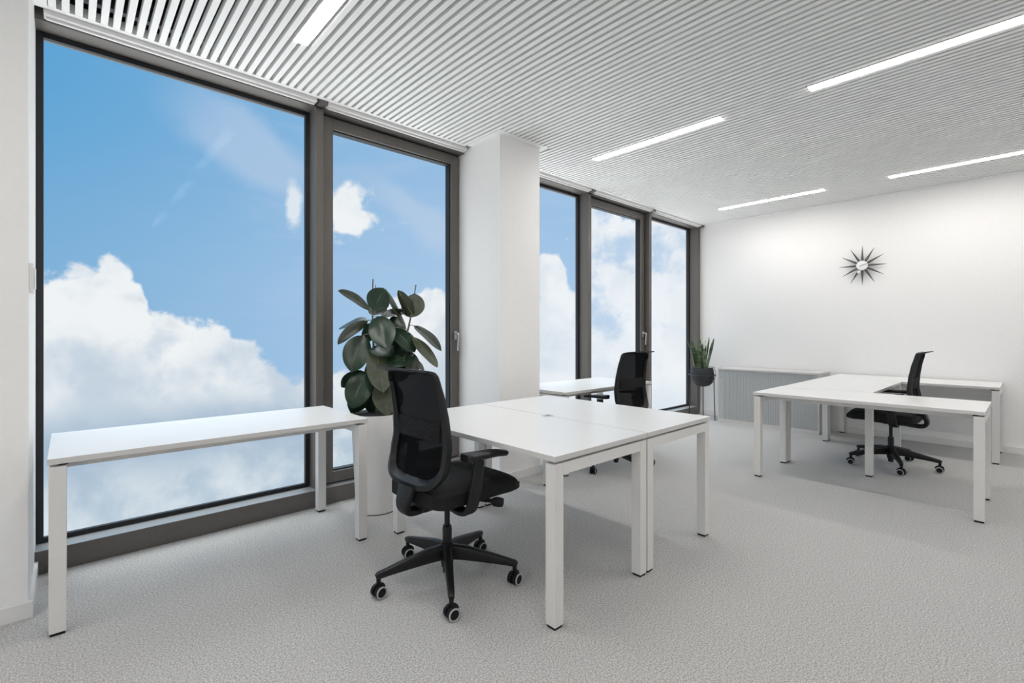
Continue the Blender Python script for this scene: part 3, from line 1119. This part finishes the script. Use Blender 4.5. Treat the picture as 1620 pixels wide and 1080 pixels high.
# lateral axis across the corner as the window wall and back wall meet: leaves fan out along (0.6,-0.8)
lx, ly = .55, -.83
for s_, d_, hgt, lean, tw in blades:
    bm = B()
    rows = []
    NN = 14
    wmax = rnd.uniform(.060, .080)
    for i in range(NN + 1):
        f = i / NN
        wd = wmax * (.5 + .9 * f - .2 * f * f) if f < .6 else wmax * (.5 + .54 - .072) * max(.02, math.cos((f - .6) / .4 * PI / 2)) ** .8
        off = s_ + lean * (f ** 1.3) * hgt
        cxx = lx * off - ly * d_
        cyy = ly * off + lx * d_
        z = .725 + hgt * f
        ang = tw + .5 * f - .9
        ax, ay = math.cos(ang), math.sin(ang)
        cup = .010 * (1 - f)
        for_row = []
        for v, dep in ((-1, 0), (-.5, cup * .8), (0, cup), (.5, cup * .8), (1, 0)):
            for_row.append((cxx + ax * wd / 2 * v - ay * dep, cyy + ay * wd / 2 * v + ax * dep, z))
        rows.append((for_row, (ax, ay)))
    A_ = [[bm.verts.new(p) for p in r] for r, _ in rows]
    B_ = [[bm.verts.new((p[0] - q[1] * .004, p[1] + q[0] * .004, p[2])) for p in r] for r, q in rows]
    for i in range(NN):
        for j in range(4):
            bm.faces.new((A_[i][j], A_[i][j + 1], A_[i + 1][j + 1], A_[i + 1][j]))
            bm.faces.new((B_[i][j], B_[i + 1][j], B_[i + 1][j + 1], B_[i][j + 1]))
        for j in (0, 4):
            bm.faces.new((A_[i][j], A_[i + 1][j], B_[i + 1][j], B_[i][j]))
    for j in range(4):
        for i in (0, NN):
            bm.faces.new((A_[i][j], B_[i][j], B_[i][j + 1], A_[i][j + 1]))
    obj('leaf', bm, M['snake'], t, smooth=True)

# ================================================================= RUBBER PLANT
PX, PY = 1.629, 3.190
t = thing('planter', 'tall round white planter between the left window desk and the centre desks', 'planter', (PX, PY, 0))
bm = B()
lathe(bm, [(.141, .004), (.146, .009), (.178, .686), (.1775, .690), (.1725, .690), (.172, .686), (.172, .675), (.02, .675)], 64)
obj('pot', bm, M['pot_white'], t, smooth=True)
bm = B(); lathe(bm, [(.143, 0), (.143, .004)], 48)
obj('base_ring', bm, M['black_dull'], t)
LEAVES = [
    ((1.598, 3.221, 1.426), (1.447, 3.402, 1.56), 0.38, 0.120, 1, 0, 0.02),
    ((1.607, 3.2, 1.421), (1.633, 3.108, 1.57), 0.97, 0.140, 1, 1, 0.00),
    ((1.621, 3.228, 1.39), (1.699, 3.264, 1.477), 0.76, 0.120, 1, 0, 0.00),
    ((1.782, 3.052, 1.289), (1.688, 3.166, 1.569), 0.30, 0.120, -1, 0, 0.03),
    ((1.819, 3.044, 1.418), (1.697, 3.239, 1.378), 0.34, 0.120, 1, 0, 0.02),
    ((1.811, 2.997, 1.384), (1.72, 3.041, 1.553), 0.49, 0.120, 1, 0, -0.01),
    ((1.819, 3.044, 1.372), (1.881, 3.096, 1.543), 0.94, 0.140, 1, 0, 0.00),
    ((1.581, 3.237, 1.348), (1.419, 3.347, 1.19), 0.45, 0.130, 1, 0, 0.03),
    ((1.584, 3.262, 1.349), (1.475, 3.458, 1.295), 0.31, 0.130, -1, 1, 0.02),
    ((1.617, 3.163, 1.379), (1.595, 2.992, 1.163), 1.00, 0.145, 1, 1, 0.04),
    ((1.706, 3.162, 1.349), (1.837, 3.164, 1.286), 0.61, 0.120, 1, 1, 0.02),
    ((1.549, 3.24, 1.244), (1.437, 3.18, 1.005), 1.00, 0.150, 1, 1, 0.05),
    ((1.695, 3.105, 1.303), (1.774, 2.936, 1.134), 0.73, 0.130, 1, 1, 0.03),
    ((1.718, 3.138, 1.235), (1.718, 3.083, 1.045), 0.88, 0.140, 1, 1, 0.03),
    ((1.809, 2.985, 1.109), (1.633, 3.026, 1.042), 0.71, 0.140, -1, 1, 0.02),
    ((1.815, 3.021, 1.126), (1.773, 2.951, 0.978), 0.77, 0.130, 1, 0, 0.03),
    ((1.834, 3.044, 1.074), (1.925, 3.028, 0.955), 0.27, 0.120, 1, 1, 0.02),
    ((1.808, 3.0, 1.235), (1.908, 2.853, 1.03), 0.52, 0.130, 1, 0, 0.04),
    ((1.836, 3.029, 1.312), (2.002, 2.943, 1.137), 0.38, 0.120, -1, 0, 0.03),
    ((1.598, 3.153, 1.15), (1.584, 3.016, 0.872), 1.00, 0.145, 1, 0, 0.05),
    ((1.632, 3.135, 0.911), (1.626, 3.032, 0.7), 0.91, 0.140, 1, 0, 0.03),
    ((1.552, 3.196, 0.984), (1.436, 3.167, 0.757), 1.00, 0.145, 1, 1, 0.04),
    ((1.565, 3.252, 0.98), (1.435, 3.331, 0.879), 0.70, 0.130, 1, 1, 0.03),
    ((1.622, 3.24, 0.932), (1.489, 3.295, 0.701), 0.97, 0.140, 1, 1, 0.03),
    ((1.575, 3.284, 0.922), (1.502, 3.365, 0.793), 0.57, 0.120, 1, 1, 0.02),
    ((1.599, 3.194, 1.163), (1.634, 3.011, 1.104), 0.70, 0.130, 1, 1, 0.02),
    ((1.623, 3.253, 1.207), (1.609, 3.334, 1.313), 0.76, 0.120, 1, 1, 0.01),
    ((1.801, 3.102, 1.105), (1.752, 3.107, 0.914), 0.91, 0.140, 1, 1, 0.03),
    ((1.686, 3.209, 1.105), (1.735, 3.149, 0.876), 0.91, 0.140, 1, 1, 0.03),
    ((1.673, 3.261, 1.104), (1.655, 3.305, 0.859), 0.91, 0.140, 1, 1, 0.02),
    ((1.685, 3.169, 1.175), (1.632, 3.163, 0.973), 0.84, 0.140, 1, 1, 0.02),
    ((1.769, 3.118, 1.161), (1.808, 3.027, 0.98), 0.78, 0.140, 1, 1, 0.02),
    ((1.679, 3.255, 0.871), (1.629, 3.274, 0.679), 0.91, 0.140, 1, 1, 0.02),
    ((1.73, 3.235, 0.916), (1.785, 3.185, 0.691), 0.84, 0.140, 1, 1, 0.02),
]
STEM1= [(1.631, 3.191, 0.643), (1.618, 3.203, 0.925), (1.611, 3.209, 1.153), (1.605, 3.215, 1.394), (1.608, 3.212, 1.649)]
BUD= [(1.615, 3.206, 1.426), (1.621, 3.2, 1.539), (1.621, 3.2, 1.608)]
STEM2= [(1.674, 3.178, 0.64), (1.711, 3.144, 0.923), (1.78, 3.067, 1.198), (1.808, 3.027, 1.38), (1.835, 3.002, 1.608)]

t = thing('rubber_plant', 'rubber plant with large glossy dark green leaves growing in the tall white planter', 'plant', (PX, PY, .67))
def loc_(p):
    return Vector(p) - Vector((PX, PY, .67))
bm = B(); lathe(bm, [(.1715, .0055), (.1715, .014), (.06, .017)], 40)
obj('soil', bm, M['soil'], t)
for stem in (STEM1, STEM2):
    bm = B()
    pts_ = catmull([loc_(p) for p in stem], 6)
    nn = len(pts_)
    pts_[0].z = .0
    sweep(bm, pts_, circ(.010, 8), scales=[1.0 - .55 * i / nn if i < nn * .76 else .42 for i in range(nn)])
    obj('stem', bm, M['stem'], t, smooth=True)
bm = B(); sweep(bm, [loc_(p) for p in BUD], circ(.006, 8), scales=[1, .8, .3])
obj('bud', bm, M['leaf'], t, smooth=True)
view = Vector((PX, PY, 0)).normalized()
stems_pts = [loc_(p) for p in catmull(STEM1, 10) + catmull(STEM2, 10)]
for base_, tip_, cosv, rw, sg, topf, droop in LEAVES:
    b_, tp = loc_(base_), loc_(tip_)
    ax = (tp - b_)
    Ln = ax.length
    ax.normalize()
    rw *= 1.24
    tp = tp + ax * Ln * .06
    a_ = ax.cross(view)
    a_.normalize()
    depth = view - ax * view.dot(ax)
    depth.normalize()
    sn = math.sqrt(max(0, 1 - cosv * cosv)) * sg
    across = (a_ * cosv + depth * sn).normalized()
    nrm = across.cross(ax).normalized()
    if (nrm.dot(view) > 0) == bool(topf):
        nrm = -nrm                                  # nrm is the side of the glossy top
    arch = nrm if nrm.z >= 0 or abs(nrm.z) < .2 else -nrm
    up_ = Vector((0, 0, 1)) - ax * ax.z
    bm = B()
    NN, MW = 16, 8
    TV, UV = [], []
    for i in range(NN + 1):
        f = i / NN
        prof = math.sin(PI * f ** .94) ** .56 if 0 < f < 1 else 0
        if f > .86:
            prof *= .70 + .30 * (1 - (f - .86) / .14)
        hw_ = max(.0015, rw / 2 * prof)
        c = b_.lerp(tp, f) + up_ * droop * 4 * f * (1 - f) * .5
        tr_, ur_ = [], []
        for j in range(MW + 1):
            v = -1 + 2 * j / MW
            p = c + across * hw_ * v + nrm * (.016 * abs(v) * prof - .010 * v * v * prof)
            wave = .002 * math.sin(9 * f + 2 * v)
            tr_.append(bm.verts.new(p + nrm * (.0008 + wave)))
            ur_.append(bm.verts.new(p + nrm * (-.0008 + wave)))
        TV.append(tr_); UV.append(ur_)
    for i in range(NN):
        for j in range(MW):
            f1 = bm.faces.new((TV[i][j], TV[i][j + 1], TV[i + 1][j + 1], TV[i + 1][j]))
            f1.material_index = 0
            f2 = bm.faces.new((UV[i][j], UV[i + 1][j], UV[i + 1][j + 1], UV[i][j + 1]))
            f2.material_index = 1
        for j in (0, MW):
            f3 = bm.faces.new((TV[i][j], TV[i + 1][j], UV[i + 1][j], UV[i][j]))
            f3.material_index = 1
    for j in range(MW):
        for i in (0, NN):
            bm.faces.new((TV[i][j], UV[i][j], UV[i][j + 1], TV[i][j + 1]))
    # midrib
    rib = [b_.lerp(tp, i / 10) + up_ * droop * 4 * (i / 10) * (1 - i / 10) * .5 for i in range(11)]
    sweep(bm, rib, circ(.0022, 6), mi=2, scales=[1 - .06 * i for i in range(11)])
    # petiole to the nearest stem point
    near = min(stems_pts, key=lambda q: (q - b_).length + max(0, q.z - b_.z) * .7)
    if .006 < (near - b_).length < .18:
        sweep(bm, catmull([near, near.lerp(b_, .5) + Vector((0, 0, .008)), b_], 4), circ(.0028, 6), mi=2)
    obj('leaf', bm, [M['leaf'], M['leaf_under'], M['midrib']], t, smooth=True)

# ================================================================= CLOCK
t = thing('wall_clock', 'sunburst wall clock with twelve dark spikes on the white back wall', 'clock', (XB, 1.415, 2.095))
for k_ in range(12):
    a = PI / 2 + 2 * PI * k_ / 12
    bm = B()
    d = Vector((0, math.cos(a), math.sin(a)))
    prof = [(.045, .010), (.075, .0135), (.10, .0125), (.16, .008), (.245, .0012)]
    path = [Vector((-.034, 0, 0)) + d * r for r, _ in prof]
    sweep(bm, path, circ(1, 10, .7), up=(1, 0, 0), scales=[r for _, r in prof])
    obj('spike', bm, M['clock_spike'], t, smooth=True)
bm = B(); lathe(bm, [(.045, -.0), (.045, -.02), (.058, -.028), (.060, -.050), (.056, -.056), (.02, -.057)], 40, 0, 0, axis='x')
obj('face', bm, M['white_gloss'], t, smooth=True)
bm = B()
sweep(bm, [(-.060, .02, -.004), (-.060, -.052, .018)], [(-.0025, -.001), (.0025, -.001), (.001, .001), (-.001, .001)], up=(1, 0, 0))
lathe(bm, [(.005, -.058), (.005, -.062)], 12, 0, 0, axis='x')
obj('minute_hand', bm, M['clock_spike'], t)
bm = B()
sweep(bm, [(-.063, 0, 0), (-.063, .022, -.066)], circ(.0022, 8), up=(1, 0, 0))
path = [(-.063, .020, -.060), (-.063, .026, -.074), (-.063, .031, -.088), (-.063, .036, -.101)]
sweep(bm, path, circ(1, 12, .35), up=(1, 0, 0), scales=[.003, .016, .020, .005])
obj('hour_hand', bm, M['white_gloss'], t, smooth=True)
